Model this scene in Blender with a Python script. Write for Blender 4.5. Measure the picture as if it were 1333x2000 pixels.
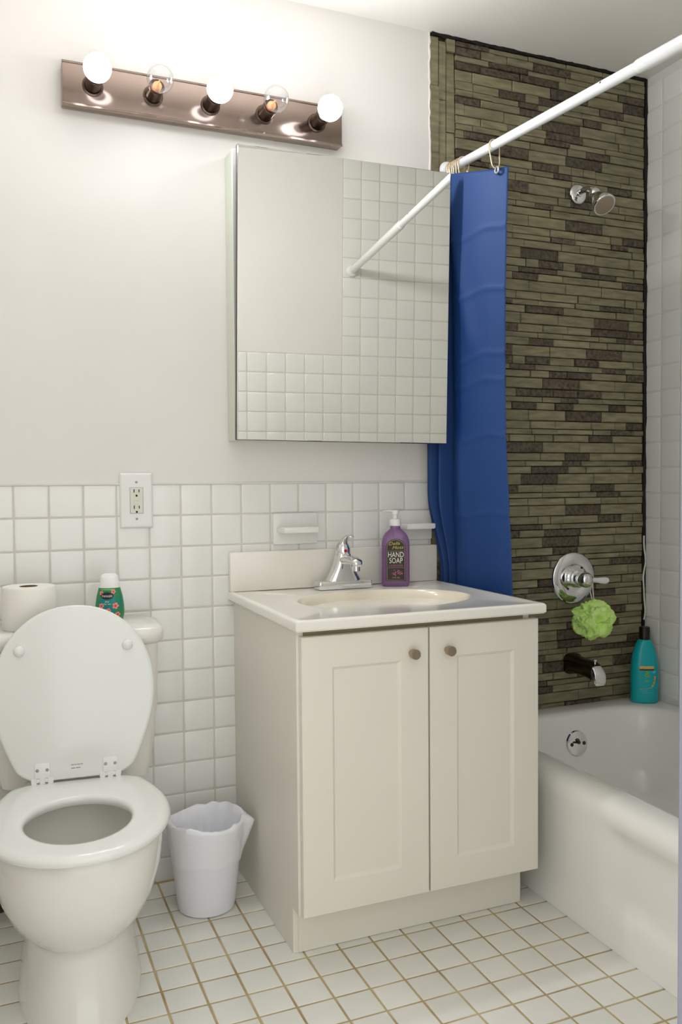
import bpy, bmesh, math, random
from mathutils import Vector, Matrix, noise, Euler
random.seed(7)
PI = math.pi
for o in list(bpy.data.objects): bpy.data.objects.remove(o, do_unlink=True)
scene = bpy.context.scene
COL = scene.collection

# ------------------------------------------------------------------ camera
CAM = Vector((-0.057, -2.296, 1.079)); YAW, PITCH, ROLL, FPX = 0.3924, 0.0353, -0.0077, 1662.9
cd = bpy.data.cameras.new('camera'); cam = bpy.data.objects.new('camera', cd); COL.objects.link(cam)
cd.sensor_fit = 'HORIZONTAL'; cd.sensor_width = 36.0; cd.lens = 36.0 * FPX / 1333.0
cd.clip_start = 0.02; cd.clip_end = 50
fwd = Vector((math.sin(YAW) * math.cos(PITCH), math.cos(YAW) * math.cos(PITCH), -math.sin(PITCH)))
rgt = Vector((math.cos(YAW), -math.sin(YAW), 0)); up = rgt.cross(fwd)
r2 = math.cos(ROLL) * rgt + math.sin(ROLL) * up
u2 = -math.sin(ROLL) * rgt + math.cos(ROLL) * up
R = Matrix((r2, u2, -fwd)).transposed().to_4x4(); R.translation = CAM
cam.matrix_world = R
scene.camera = cam
def pix(P):
    d = Vector(P) - CAM; z = d.dot(fwd)
    return (666.5 + FPX * d.dot(r2) / z, 1000 - FPX * d.dot(u2) / z)
def in_frame(P, m=30):
    x, y = pix(P); return -m < x < 1333 + m and -m < y < 2000 + m

# ------------------------------------------------------------------ light
w = bpy.data.worlds.new('world'); scene.world = w; w.use_nodes = True
w.node_tree.nodes['Background'].inputs[0].default_value = (1.0, 0.985, 0.96, 1)
w.node_tree.nodes['Background'].inputs[1].default_value = 1.0
BULB_STRENGTH = 235.0
scene.view_settings.view_transform = 'Standard'; scene.view_settings.look = 'None'
scene.view_settings.gamma = 1.0; scene.view_settings.use_curve_mapping = False
scene.view_settings.exposure = 0.7

# ------------------------------------------------------------------ materials
def lin(c):
    return tuple(((v / 255) / 12.92 if v / 255 <= .04045 else ((v / 255 + .055) / 1.055) ** 2.4) for v in c) + (1,)
def mat(name, rgb, rough=.5, metal=0, var=0.0, scale=8.0, bump=0.0, bscale=60.0, rgb2=None, objvar=0.0, coat=0.0, trans=0.0, ior=1.45, alpha=1, sss=0.0, stretch=None, world=False):
    m = bpy.data.materials.new(name); m.use_nodes = True
    nt = m.node_tree; b = nt.nodes['Principled BSDF']
    b.inputs['Roughness'].default_value = rough; b.inputs['Metallic'].default_value = metal
    b.inputs['Coat Weight'].default_value = coat; b.inputs['Transmission Weight'].default_value = trans
    b.inputs['IOR'].default_value = ior; b.inputs['Coat Roughness'].default_value = .08
    c = lin(rgb); b.inputs['Base Color'].default_value = c
    if sss: 
        b.inputs['Subsurface Weight'].default_value = sss; b.inputs['Subsurface Radius'].default_value = (.01, .01, .01)
    tc = nt.nodes.new('ShaderNodeTexCoord'); src = tc.outputs['Object']
    if world: src = nt.nodes.new('ShaderNodeNewGeometry').outputs['Position']
    if stretch:
        mp = nt.nodes.new('ShaderNodeMapping'); mp.inputs['Scale'].default_value = stretch
        nt.links.new(src, mp.inputs['Vector']); src = mp.outputs['Vector']
    col = None
    if var or rgb2:
        n = nt.nodes.new('ShaderNodeTexNoise'); n.inputs['Scale'].default_value = scale; n.inputs['Detail'].default_value = 5
        nt.links.new(src, n.inputs['Vector'])
        rp = nt.nodes.new('ShaderNodeValToRGB'); rp.color_ramp.elements[0].position = .3; rp.color_ramp.elements[1].position = .7
        c2 = lin(rgb2) if rgb2 else tuple(v * (1 - var) for v in c[:3]) + (1,)
        rp.color_ramp.elements[0].color = c2; rp.color_ramp.elements[1].color = c
        nt.links.new(n.outputs['Fac'], rp.inputs['Fac']); col = rp.outputs['Color']
    if objvar:
        oi = nt.nodes.new('ShaderNodeObjectInfo'); hs = nt.nodes.new('ShaderNodeHueSaturation')
        mr = nt.nodes.new('ShaderNodeMapRange'); mr.inputs[3].default_value = 1 - objvar; mr.inputs[4].default_value = 1 + objvar
        nt.links.new(oi.outputs['Random'], mr.inputs[0]); nt.links.new(mr.outputs[0], hs.inputs['Value'])
        if col: nt.links.new(col, hs.inputs['Color'])
        else: hs.inputs['Color'].default_value = c
        col = hs.outputs['Color']
    if col: nt.links.new(col, b.inputs['Base Color'])
    if bump:
        n2 = nt.nodes.new('ShaderNodeTexNoise'); n2.inputs['Scale'].default_value = bscale; n2.inputs['Detail'].default_value = 6
        nt.links.new(src, n2.inputs['Vector'])
        bp = nt.nodes.new('ShaderNodeBump'); bp.inputs['Strength'].default_value = bump; bp.inputs['Distance'].default_value = .002
        nt.links.new(n2.outputs['Fac'], bp.inputs['Height']); nt.links.new(bp.outputs['Normal'], b.inputs['Normal'])
    return m
def emit(name, rgb, s):
    m = bpy.data.materials.new(name); m.use_nodes = True; nt = m.node_tree
    nt.nodes.remove(nt.nodes['Principled BSDF']); e = nt.nodes.new('ShaderNodeEmission')
    e.inputs[0].default_value = lin(rgb); e.inputs[1].default_value = s
    nt.links.new(e.outputs[0], nt.nodes['Material Output'].inputs[0]); return m
M = dict(
    plaster=mat('plaster_paint', (234, 231, 225), .55, var=.03, scale=3, bump=.12, bscale=25),
    ceiling=mat('ceiling_paint', (240, 237, 229), .6, var=.03, scale=3, bump=.1, bscale=20),
    tile=mat('glazed_white_tile', (238, 238, 233), .16, objvar=.025, coat=.3),
    ftile=mat('floor_tile_glaze', (230, 230, 222), .3, objvar=.035, var=.04, scale=14),
    grout=mat('wall_grout', (220, 218, 209), .9, var=.1, scale=20),
    rgrout=mat('white_wall_grout', (226, 226, 220), .8, var=.05, scale=20),
    fgrout=mat('floor_grout', (202, 184, 142), .95, rgb2=(162, 140, 98), scale=9),
    stone_l=mat('olive_split_stone', (151, 145, 114), .55, rgb2=(114, 107, 83), scale=45, objvar=.13, bump=.9, bscale=130, stretch=(.35, 1, 1.7), world=True),
    stone_d=mat('dark_brown_stone', (106, 95, 78), .45, rgb2=(50, 42, 33), scale=95, objvar=.15, bump=1.0, bscale=190, world=True),
    stone_g=mat('dark_grout', (66, 58, 42), .95, var=.4, scale=30),
    caulk=mat('black_caulk', (30, 26, 20), .8, var=.3, scale=40),
    porcelain=mat('porcelain', (236, 235, 227), .12, coat=.5, var=.015, scale=3),
    seat=mat('painted_seat_white', (233, 235, 230), .18, coat=.4),
    tub=mat('tub_enamel', (244, 243, 237), .18, coat=.4, var=.02, scale=3),
    vanity=mat('cream_laminate', (234, 230, 217), .38, var=.02, scale=5),
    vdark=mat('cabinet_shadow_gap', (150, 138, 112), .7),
    counter=mat('cultured_marble', (242, 239, 228), .14, coat=.4, var=.015, scale=4),
    bowl=mat('almond_basin', (240, 231, 208), .16, coat=.4),
    chrome=mat('chrome', (226, 226, 226), .06, 1),
    reflchrome=mat('chrome_painted_reflection', (92, 82, 68), .18, 1),  # spout chrome, with the dark stone's reflection painted into the colour
    plate=mat('brushed_fixture_metal', (166, 148, 138), .16, 1, var=.12, scale=6, stretch=(.3, 3, 3)),
    nickel=mat('brushed_nickel', (176, 160, 140), .35, 1),
    socket=mat('socket_bronze', (92, 78, 68), .25, 1),
    brass=mat('pale_brass_wire', (232, 212, 176), .25, 1),
    mirror=mat('mirror_silver', (246, 247, 240), .01, 1),
    edge=mat('mirror_edge', (70, 60, 74), .3, .6),
    cabinet=mat('cabinet_white_metal', (214, 218, 204), .3, .1),
    white=mat('white_plastic', (236, 236, 233), .3),
    rod=mat('rod_white_enamel', (240, 242, 242), .22, coat=.2),
    ivory=mat('outlet_ivory', (222, 222, 208), .35),
    hole=mat('slot_black', (14, 13, 12), .6),
    screw=mat('painted_screw', (150, 150, 150), .4, .5),
    bag=mat('bag_film', (240, 241, 246), .35, bump=.6, bscale=22),
    bin=mat('bin_plastic', (236, 237, 243), .4),
    curtain=mat('blue_curtain_vinyl', (20, 63, 124), .6, var=.06, scale=4, bump=.1, bscale=180),
    loofah=mat('lime_mesh_net', (222, 252, 160), .65, rgb2=(192, 242, 112), scale=40, bump=.6, bscale=150),
    cord=mat('white_cord', (232, 232, 220), .7),
    teal=mat('teal_bottle', (0, 172, 182), .3, coat=.2),
    black=mat('black_plastic', (20, 17, 16), .35),
    gold=mat('gold_ink', (222, 190, 110), .5), salmon=mat('salmon_ink', (242, 148, 126), .5), lime=mat('lime_ink', (130, 196, 60), .5),
    paleblue=mat('pale_blue_ink', (110, 205, 225), .5),
    purple=mat('lavender_soap', (184, 138, 196), .08, trans=.75, ior=1.35, coat=.3),
    label=mat('dark_label', (50, 42, 36), .45), ink=mat('white_ink', (236, 232, 216), .5), ygold=mat('yellow_ink', (196, 184, 70), .5),
    pinkink=mat('mauve_ink', (168, 96, 118), .5), silverink=mat('silver_ink', (190, 170, 160), .4),
    green=mat('freshener_green', (58, 136, 58), .35, rgb2=(0, 128, 120), scale=28), tealink=mat('teal_ink', (8, 132, 136), .4),
    navy=mat('black_oval_ink', (24, 22, 34), .4), red=mat('red_ink', (214, 62, 74), .45),
    tp=mat('tissue_paper', (240, 238, 228), .95, bump=.3, bscale=120), card=mat('cardboard', (120, 98, 72), .9),
    jamb=mat('grey_blue_door_paint', (150, 152, 168), .5), rust=mat('rusty_pipe_metal', (84, 62, 40), .7, .3, rgb2=(52, 40, 22), scale=60),
    hose=mat('braided_hose', (150, 146, 110), .5, .4, rgb2=(96, 92, 56), scale=120),
    water=mat('toilet_water', (196, 198, 186), .05, coat=.5), glass=mat('clear_bulb_glass', (255, 255, 255), 0.0, trans=1, ior=1.12),
    stem=mat('orange_glass_stem', (232, 160, 110), .3), ruby=mat('red_dot', (190, 20, 60), .25),
    lit=emit('lit_bulb', (243, 244, 251), BULB_STRENGTH))

def thin_glass(m):
    nt = m.node_tree; nt.nodes.clear(); out = nt.nodes.new('ShaderNodeOutputMaterial'); mx = nt.nodes.new('ShaderNodeMixShader')
    tr = nt.nodes.new('ShaderNodeBsdfTransparent'); gl = nt.nodes.new('ShaderNodeBsdfGlossy'); lw = nt.nodes.new('ShaderNodeLayerWeight'); pw = nt.nodes.new('ShaderNodeMath'); pw.operation = 'MULTIPLY_ADD'
    tr.inputs[0].default_value = (.97, .98, .99, 1); gl.inputs['Roughness'].default_value = .02; lw.inputs[0].default_value = .3; pw.inputs[1].default_value = .45; pw.inputs[2].default_value = .03
    nt.links.new(lw.outputs['Facing'], pw.inputs[0]); nt.links.new(pw.outputs[0], mx.inputs[0]); nt.links.new(tr.outputs[0], mx.inputs[1]); nt.links.new(gl.outputs[0], mx.inputs[2]); nt.links.new(mx.outputs[0], out.inputs[0])
thin_glass(M['glass'])
def led_profile(m, back, front):
    """LED globes throw most of their light forward: strength follows the dome's own normal"""
    nt = m.node_tree; e = [n for n in nt.nodes if n.type == 'EMISSION'][0]
    g = nt.nodes.new('ShaderNodeNewGeometry'); d = nt.nodes.new('ShaderNodeVectorMath'); d.operation = 'DOT_PRODUCT'; d.inputs[1].default_value = (0, -1, 0)
    r = nt.nodes.new('ShaderNodeMapRange'); r.interpolation_type = 'SMOOTHSTEP'; r.inputs[1].default_value = 0.08; r.inputs[2].default_value = .75; r.inputs[3].default_value = back; r.inputs[4].default_value = front
    nt.links.new(g.outputs['Normal'], d.inputs[0]); nt.links.new(d.outputs['Value'], r.inputs[0]); nt.links.new(r.outputs[0], e.inputs[1])
led_profile(M['lit'], BULB_STRENGTH * .012, BULB_STRENGTH)
# ------------------------------------------------------------------ mesh helpers
def link(name, me, m=None, parent=None):
    o = bpy.data.objects.new(name, me); COL.objects.link(o)
    if m is not None and me is not None and not me.materials: me.materials.append(m)
    if parent is not None: o.parent = parent
    return o
def mesh(name, bm, smooth=True, ang=40):
    bmesh.ops.recalc_face_normals(bm, faces=bm.faces[:])
    me = bpy.data.meshes.new(name); bm.to_mesh(me); bm.free()
    if smooth:
        me.polygons.foreach_set('use_smooth', [True] * len(me.polygons))
        me.set_sharp_from_angle(angle=math.radians(ang))
    return me
def thing(name, label, cat, loc=(0, 0, 0), rotz=0, group=None):
    o = bpy.data.objects.new(name, None); COL.objects.link(o); o.empty_display_size = .05
    o.location = loc; o.rotation_euler = (0, 0, rotz)
    return tag(o, label, cat, group)
def tag(o, label, cat, group=None):
    o['label'] = label; o['category'] = cat
    if group: o['group'] = group
    return o
def part(name, bm, m, parent, smooth=True, ang=40, label=None):
    """bm in the parent's local coordinates"""
    o = link(name, mesh(name, bm, smooth, ang), M[m], parent)
    if label: o['label'] = label
    return o
def struct(name, bm, m, label, smooth=False):
    o = link(name, mesh(name, bm, smooth), M[m]); o['kind'] = 'structure'; o['label'] = label; return o
def B(): return bmesh.new()
def box(bm, x0, x1, y0, y1, z0, z1, bev=0, seg=2, mtx=None):
    t = bmesh.new(); bmesh.ops.create_cube(t, size=1)
    for v in t.verts:
        v.co = Vector(((x0 + x1) / 2 + v.co.x * (x1 - x0), (y0 + y1) / 2 + v.co.y * (y1 - y0), (z0 + z1) / 2 + v.co.z * (z1 - z0)))
    if bev: bmesh.ops.bevel(t, geom=t.edges[:], offset=bev, segments=seg, profile=.5, affect='EDGES')
    return merge(bm, t, mtx)
def merge(bm, t, mtx=None):
    if mtx is not None: bmesh.ops.transform(t, matrix=mtx, verts=t.verts[:])
    me = bpy.data.meshes.new('tmp'); t.to_mesh(me); t.free(); bm.from_mesh(me); bpy.data.meshes.remove(me)
    return bm
def loft(bm, rings, cap0=True, cap1=True, closed=True):
    vs = [[bm.verts.new(p) for p in r] for r in rings]
    n = len(rings[0])
    for a, b in zip(vs, vs[1:]):
        for i in range(n if closed else n - 1):
            j = (i + 1) % n
            try: bm.faces.new((a[i], a[j], b[j], b[i]))
            except ValueError: pass
    if cap0: bm.faces.new(vs[0][::-1])
    if cap1: bm.faces.new(vs[-1])
    return bm
def lathe(bm, prof, n=32, mtx=None, cap0=True, cap1=True, sx=1, sy=1):
    t = bmesh.new()
    loft(t, [[(max(r, 1e-5) * sx * math.cos(2 * PI * i / n), max(r, 1e-5) * sy * math.sin(2 * PI * i / n), z) for i in range(n)] for r, z in prof], cap0, cap1)
    return merge(bm, t, mtx)
def tube(bm, pts, r, n=10, cap=True):
    pts = [Vector(p) for p in pts]; rs = r if isinstance(r, (list, tuple)) else [r] * len(pts)
    rings = []; prev = None
    for i, p in enumerate(pts):
        d = (pts[min(i + 1, len(pts) - 1)] - pts[max(i - 1, 0)]).normalized()
        a = prev if prev is not None else (Vector((0, 0, 1)) if abs(d.z) < .9 else Vector((1, 0, 0)))
        s = d.cross(a).normalized(); a = s.cross(d).normalized(); prev = a
        rings.append([p + rs[i] * (math.cos(2 * PI * k / n) * a + math.sin(2 * PI * k / n) * s) for k in range(n)])
    return loft(bm, rings, cap, cap)
def bez(pts, n=8):
    """Catmull-Rom through the points"""
    P = [Vector(p) for p in pts]; P = [2 * P[0] - P[1]] + P + [2 * P[-1] - P[-2]]; out = []
    for i in range(1, len(P) - 2):
        for k in range(n):
            t = k / n; a, b, c, d = P[i - 1:i + 3]
            out.append(.5 * ((2 * b) + (c - a) * t + (2 * a - 5 * b + 4 * c - d) * t * t + (3 * b - a - 3 * c + d) * t ** 3))
    out.append(P[-2]); return out
T = Matrix.Translation
def RX(a): return Matrix.Rotation(a, 4, 'X')
def RY(a): return Matrix.Rotation(a, 4, 'Y')
def RZ(a): return Matrix.Rotation(a, 4, 'Z')
FACE = RX(PI / 2)        # local xy plane (normal +z) -> upright plane facing -y
def text_bm(s, size, depth=.0003, sx=1.0, shear=0.0):
    c = bpy.data.curves.new('text', 'FONT'); c.body = s; c.size = size; c.extrude = depth; c.align_x = 'CENTER'; c.align_y = 'CENTER'; c.shear = shear; c.resolution_u = 3
    o = bpy.data.objects.new('text', c); COL.objects.link(o)
    dg = bpy.context.evaluated_depsgraph_get(); me = bpy.data.meshes.new_from_object(o.evaluated_get(dg))
    bm = bmesh.new(); bm.from_mesh(me); bpy.data.meshes.remove(me); bpy.data.objects.remove(o, do_unlink=True); bpy.data.curves.remove(c)
    bmesh.ops.scale(bm, vec=(sx, 1, 1), verts=bm.verts[:]); return bm
def place_text(name, s, size, pos, m, parent, sx=1.0, shear=0.0, rot=0.0):
    bm = text_bm(s, size, sx=sx, shear=shear); bmesh.ops.transform(bm, matrix=T(pos) @ FACE @ RZ(rot), verts=bm.verts[:])
    return part(name, bm, m, parent, False)
def wrap_z(o, R, y0):
    """bend a flat part facing -y round a vertical cylinder of radius R whose front is at y0"""
    for v in o.data.vertices:
        a = v.co.x / R; d = v.co.y - y0
        v.co.x = (R - d) * math.sin(a); v.co.y = y0 + R - (R - d) * math.cos(a)

# ------------------------------------------------------------------ the room
XL, XR, YF, ZC = -0.55, 2.021, -1.47, 2.424
TP = .0846; Z0 = 1.077; XS = 1.190          # tile pitch, top of tiles, left edge of the stone
XJ = .753                                    # right jamb of the doorway
b = B(); box(b, XL - .1, XR + .1, YF - .12, .1, -.06, -.0018); floor = struct('floor', b, 'fgrout', 'floor of small white square tiles with brown grout')
b = B(); box(b, XL - .1, XR + .1, YF - .12, .1, ZC, ZC + .08); struct('ceiling', b, 'ceiling', 'plain off-white painted ceiling')
b = B(); box(b, XL - .1, XS, -.0005, .1, 0, ZC); wall_back = struct('wall_back', b, 'grout', 'back wall with white tile wainscot below painted plaster')
b = B(); box(b, XL, XS, -.001, .004, Z0 + .003, ZC); part('plaster', b, 'plaster', wall_back, False)
b = B(); box(b, XS, XR + .1, .006, .1, 0, ZC); wall_stone = struct('wall_alcove', b, 'stone_g', 'tub end wall clad in olive and dark brown stone strips')
b = B(); box(b, XR - .0008, XR + .1, YF, .006, 0, ZC); wall_right = struct('wall_right', b, 'rgrout', 'right wall of the tub alcove in white square tiles')
b = B(); box(b, XL - .1, XL, YF - .12, .004, 0, ZC); struct('wall_left', b, 'plaster', 'painted plaster wall left of the toilet')
b = B(); box(b, XJ, XR + .1, YF - .12, YF + .0002, 0, ZC); wall_front = struct('wall_front', b, 'grout', 'wall facing the sink, painted above white tiles, seen in the mirror')
b = B(); box(b, XL, -.18, YF - .12, YF, 0, ZC); struct('wall_entrance', b, 'plaster', 'painted wall left of the doorway')
b = B(); box(b, -.18, XJ, YF - .12, YF, 2.08, ZC); struct('trim_2', b, 'plaster', 'painted wall above the doorway')
b = B(); box(b, XJ - .004, XJ + .036, YF - .135, YF + .003, 0, 2.1, .003); struct('trim_1', b, 'jamb', 'grey-blue painted door jamb at the right edge')

def tile_mesh(w_, h_, t_=.006, ch=.003, name='tile'):
    bm = bmesh.new(); x, y = w_ / 2, h_ / 2; rings = []
    for d, z in ((0, 0), (0, t_ - ch), (ch * .25, t_ - ch * .45), (ch * .8, t_ - ch * .12), (ch * 1.6, t_)):
        rings.append([(-x + d, -y + d, z), (x - d, -y + d, z), (x - d, y - d, z), (-x + d, y - d, z)])
    loft(bm, rings, False, True); me = mesh(name, bm, True, 60); return me
tm_wall = tile_mesh(TP - .003, TP - .003); tm_wall.materials.append(M['tile'])
def jitter(a): return random.uniform(-a, a)
def put_tile(me, loc, rot, parent, j=.006):
    o = link('tile', me, None, parent); o.location = loc
    o.rotation_euler = (rot[0] + jitter(j), rot[1] + jitter(j), rot[2] + jitter(j * .5)); return o
def stuff_tiles(parent, me, specs, m):
    if not specs: return
    bm = bmesh.new()
    for loc, rot in specs:
        t = bmesh.new(); t.from_mesh(me); bmesh.ops.transform(t, matrix=T(loc) @ Euler(rot).to_matrix().to_4x4(), verts=t.verts[:]); merge(bm, t)
    o = part('tile_field', bm, m, parent, True, 60); o['kind'] = 'stuff'
# back wall tiles
rest = []
for c in range(-6, 14):
    for r in range(13):
        x = (c + .5) * TP; z = Z0 - (r + .5) * TP
        if z < 0: continue
        if x > .60 and z < .70: continue
        loc, rot = (x, .004, z), (PI / 2, 0, 0)
        if in_frame(loc, 60) and x > -.16: put_tile(tm_wall, loc, rot, wall_back)
        else: rest.append((loc, rot))
me = tile_mesh(XS - 14 * TP - .002, TP - .003) if XS - 14 * TP > .01 else None
stuff_tiles(wall_back, tm_wall, rest, 'tile')
b = B(); box(b, XL, XS, -.004, .0035, Z0 - .002, Z0 + .004, .0015); part('tile_cap_joint', b, 'rgrout', wall_back)
# right wall tiles
first = tile_mesh(.070, TP - .003); first.materials.append(M['tile']); rest = []
for r in range(25):
    z = 2.398 - (r + .5) * .0853
    if z < .34: break
    put_tile(first, (XR + .004, -.037, z), (PI / 2, 0, -PI / 2), wall_right)
    for c in range(18):
        loc, rot = (XR + .004, -.0745 - (c + .5) * TP, z), (PI / 2, 0, -PI / 2)
        if loc[1] < YF + .03: continue
        if in_frame(loc, 45): put_tile(tm_wall, loc, rot, wall_right)
        else: rest.append((loc, rot))
stuff_tiles(wall_right, tm_wall, rest, 'tile')
# front wall: tiles seen in the mirror
tm_narrow = tile_mesh(1.254 - 5 * .0846 - (XJ + .038) - .003, TP - .003); tm_narrow.materials.append(M['tile'])
FT = .0846; XB = 1.254; ZW = 1.580; rest = []
for c in range(-7, 10):
    x = XB + (c + .5) * FT
    narrow = x - FT / 2 < XJ + .036
    if x + FT / 2 < XJ + .05 or x > XR - .03: continue
    x_ = (XJ + .038 + x + FT / 2) / 2 if narrow else x
    for r in range(-11, 20):
        z = ZW - (r + .5) * FT
        if z < .03 or z > ZC - .005 or (c < 0 and r < 0) or (c >= 0 and z < .36): continue
        loc, rot = (x_, YF - .004, z), (PI / 2, 0, PI)
        if z > 1.2 and x < 1.78: put_tile(tm_narrow if narrow else tm_wall, loc, rot, wall_front)
        elif narrow: put_tile(tm_narrow, loc, rot, wall_front)
        else: rest.append((loc, rot))
stuff_tiles(wall_front, tm_wall, rest, 'tile')
b = B(); box(b, XJ + .037, XB - .002, YF - .004, YF + .001, ZW + .002, ZC); part('plaster', b, 'plaster', wall_front, False)
# floor tiles
FP = .0826; FX0, FY0 = .5913, -.5085
tm_floor = tile_mesh(FP - .0052, FP - .0052, .006, .0016); tm_floor.materials.append(M['ftile']); rest = []
for i in range(-15, 9):
    for j in range(-6, 14):
        x = FX0 + (i + .5) * FP; y = FY0 - (j + .5) * FP
        if x < XL + .04 or x > 1.33 or y > -.02 or y < YF + .0: continue
        if .60 < x < 1.14 and y > -.44: continue
        loc, rot = (x, y, -.0062), (0, 0, 0)
        if in_frame(loc, 60): put_tile(tm_floor, loc, rot, floor, .004)
        else: rest.append((loc, rot))
stuff_tiles(floor, tm_floor, rest, 'ftile')
# stone strips
def stone_unit():
    bm = bmesh.new(); rings = []
    for d, z in ((0, 0), (0, .7), (.02, 1)):
        rings.append([(-.5 + d, -.5 + d * 3, z), (.5 - d, -.5 + d * 3, z), (.5 - d, .5 - d * 3, z), (-.5 + d, .5 - d * 3, z)])
    loft(bm, rings, False, True); return mesh('stone', bm, False)
su_l = stone_unit(); su_l.materials.append(M['stone_l']); su_d = stone_unit(); su_d.name = 'stone_dark'; su_d.materials.append(M['stone_d'])
stones = []
rs = random.Random(21)
hs = [.026, .035, .024, .0175]
z = .322; k = 0
while z < ZC - .012:
    h = min(hs[k % 4], ZC - .010 - z); x = 1.279; off = rs.choice((0, .035, .07)); first_ = True; lastdark = False
    while x < XR - .012:
        wd = ((.145,) if k % 4 == 1 else ((.048, .097, .145) if k % 4 == 0 else (.072, .097, .145)))[rs.randrange(1 if k % 4 == 1 else 3)] if not first_ else rs.choice((.03, .06, .09, .12)); first_ = False
        if XR - .012 - x - wd < .03: wd = XR - .012 - x
        dark = rs.random() < (.36 if not lastdark else .12) and wd > .06; lastdark = dark
        stones.append((x + wd / 2, z + h / 2, wd - .0022, h - .0022, dark)); x += wd
    z += h; k += 1
for x0, x1 in ((XS + .002, 1.222), (1.222, 1.2475), (1.2475, 1.278)):
    z = .33 + rs.uniform(0, .1) - .1
    while z < ZC - .01:
        h = rs.uniform(.17, .26); z1 = min(z + h, ZC - .01); zz = max(z, .322)
        if z1 - zz > .01: stones.append(((x0 + x1) / 2, (zz + z1) / 2, x1 - x0 - .0025, z1 - zz - .002, rs.random() < .35))
        z += h
def stone_score(s):
    px, py = pix((s[0], 0, s[1])); a = s[2] * s[3]
    if 838 < px < 995 and 335 < py < 1165: a *= .01
    if px < 1050 and py > 1150: a *= .01
    if not in_frame((s[0], 0, s[1]), 0): a *= .01
    return -a
stones.sort(key=stone_score); bmr = {False: B(), True: B()}
for n_, (x, z, wd, h, dark) in enumerate(stones):
    t = rs.uniform(.006, .0115); tilt = rs.uniform(-.02, .02)
    if n_ < 300:
        o = link('stone', su_d if dark else su_l, None, wall_stone); o.location = (x, .006, z); o.rotation_euler = (PI / 2 + rs.uniform(-.02, .02), 0, 0); o.scale = (wd, h, t)
    else: box(bmr[dark], x - wd / 2, x + wd / 2, .006 - t, .006, z - h / 2, z + h / 2)
for dk in (False, True):
    o = part('stone_field', bmr[dk], 'stone_d' if dk else 'stone_l', wall_stone, False); o['kind'] = 'stuff'
# ragged black caulk along the stone's right and top edges
b = B()
def ragged(p0, p1, r0, n=60):
    p0, p1 = Vector(p0), Vector(p1)
    pts = [p0.lerp(p1, i / n) + Vector((jitter(.002), 0, jitter(.002))) for i in range(n + 1)]
    tube(b, pts, [r0 * random.uniform(.7, 1.35) for _ in pts], 7)
ragged((XR - .002, .001, .34), (XR - .002, .001, ZC), .0085); ragged((XS + .01, .001, ZC - .001), (XR, .001, ZC - .001), .0075)
part('caulk_joint', b, 'caulk', wall_stone)
b = B(); ragged((XS + .001, -.001, 1.09), (XS + .001, -.001, ZC), .0032, 90); part('ragged_plaster_edge', b, 'plaster', wall_back)
b = B(); pts = [(XR - .012 + .004 * math.sin(i * .9), -.012 - .002 * math.sin(i * 1.7), .60 + i * .024) for i in range(13)]; tube(b, bez(pts, 3), .0028, 6); part('loose_caulk_strip', b, 'rgrout', wall_stone)

# ------------------------------------------------------------------ bathtub
XA = 1.252
tub = thing('bathtub', 'white enamel bathtub between vanity and tiled right wall', 'bathtub', (1.64, -.78, 0))
ox, oy = 1.64, -.78
def rrect(x0, x1, y0, y1, r, z, n=10):
    pts = []
    for cx, cy, a0 in ((x1 - r, y1 - r, 0), (x0 + r, y1 - r, PI / 2), (x0 + r, y0 + r, PI), (x1 - r, y0 + r, 1.5 * PI)):
        for i in range(n + 1):
            a = a0 + PI / 2 * i / n; pts.append((cx + r * math.cos(a) - ox, cy + r * math.sin(a) - oy, z))
    return pts
RZm = .336
b = B(); x1, y1, y0 = XR, -.001, YF + .003
prof = [(1.285, x1 - .002, y0, y1, .01, RZm - .012), (1.29, x1 - .003, y0 + .002, y1 - .002, .01, RZm - .001), (1.30, x1 - .008, y0 + .006, y1 - .006, .015, RZm),
        (1.325, x1 - .06, y0 + .06, y1 - .058, .15, RZm), (1.338, x1 - .068, y0 + .07, y1 - .069, .155, RZm - .003), (1.348, x1 - .074, y0 + .08, y1 - .078, .16, RZm - .014),
        (1.362, x1 - .085, y0 + .12, y1 - .086, .155, RZm - .07), (1.385, x1 - .10, y0 + .2, y1 - .105, .14, .15), (1.41, x1 - .12, y0 + .28, y1 - .125, .11, .085), (1.46, x1 - .17, y0 + .34, y1 - .17, .1, .062), (1.5, x1 - .2, y0 + .4, y1 - .2, .08, .06)]
loft(b, [rrect(*p) for p in prof], False, True); part('basin', b, 'tub', tub, True, 80)
b = B(); rings = []
sect = [(1.302, RZm), (1.29, RZm - .0005), (1.276, RZm - .004), (1.264, RZm - .012), (XA + .003, RZm - .026), (XA, RZm - .045)] + [(XA + .002, z) for z in (.27, .25, .235, .2, .16, .13, .105, .09, .075)] + [(XA - .001, .055), (XA - .004, .03), (XA - .006, 0)]
def sm(a, b_, x): t = max(0, min(1, (x - a) / (b_ - a))); return t * t * (3 - 2 * t)
ys = [-.002 - i * ((-YF - .005) / 70) for i in range(71)]
for y in ys:
    ring = []
    for x, z in sect:
        m_ = sm(-.70, -.76, y) * sm(YF + .06, YF + .1, y) * sm(.075, .11, z) * sm(.285, .25, z)
        ring.append((x + .016 * m_ - ox, y - oy, z))
    rings.append(ring)
loft(b, rings, False, False, closed=False); part('apron', b, 'tub', tub, True, 80)
ofp = B(); lathe(ofp, [(.0, .006), (.03, .006), (.038, .004), (.041, 0), (.041, -.006)][::-1], 40, T((1.665 - ox, -.0935 - oy, .238)) @ RX(PI / 2 - .16))
of = part('overflow_plate', ofp, 'chrome', tub, True, 30, 'round chrome overflow plate')
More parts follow.
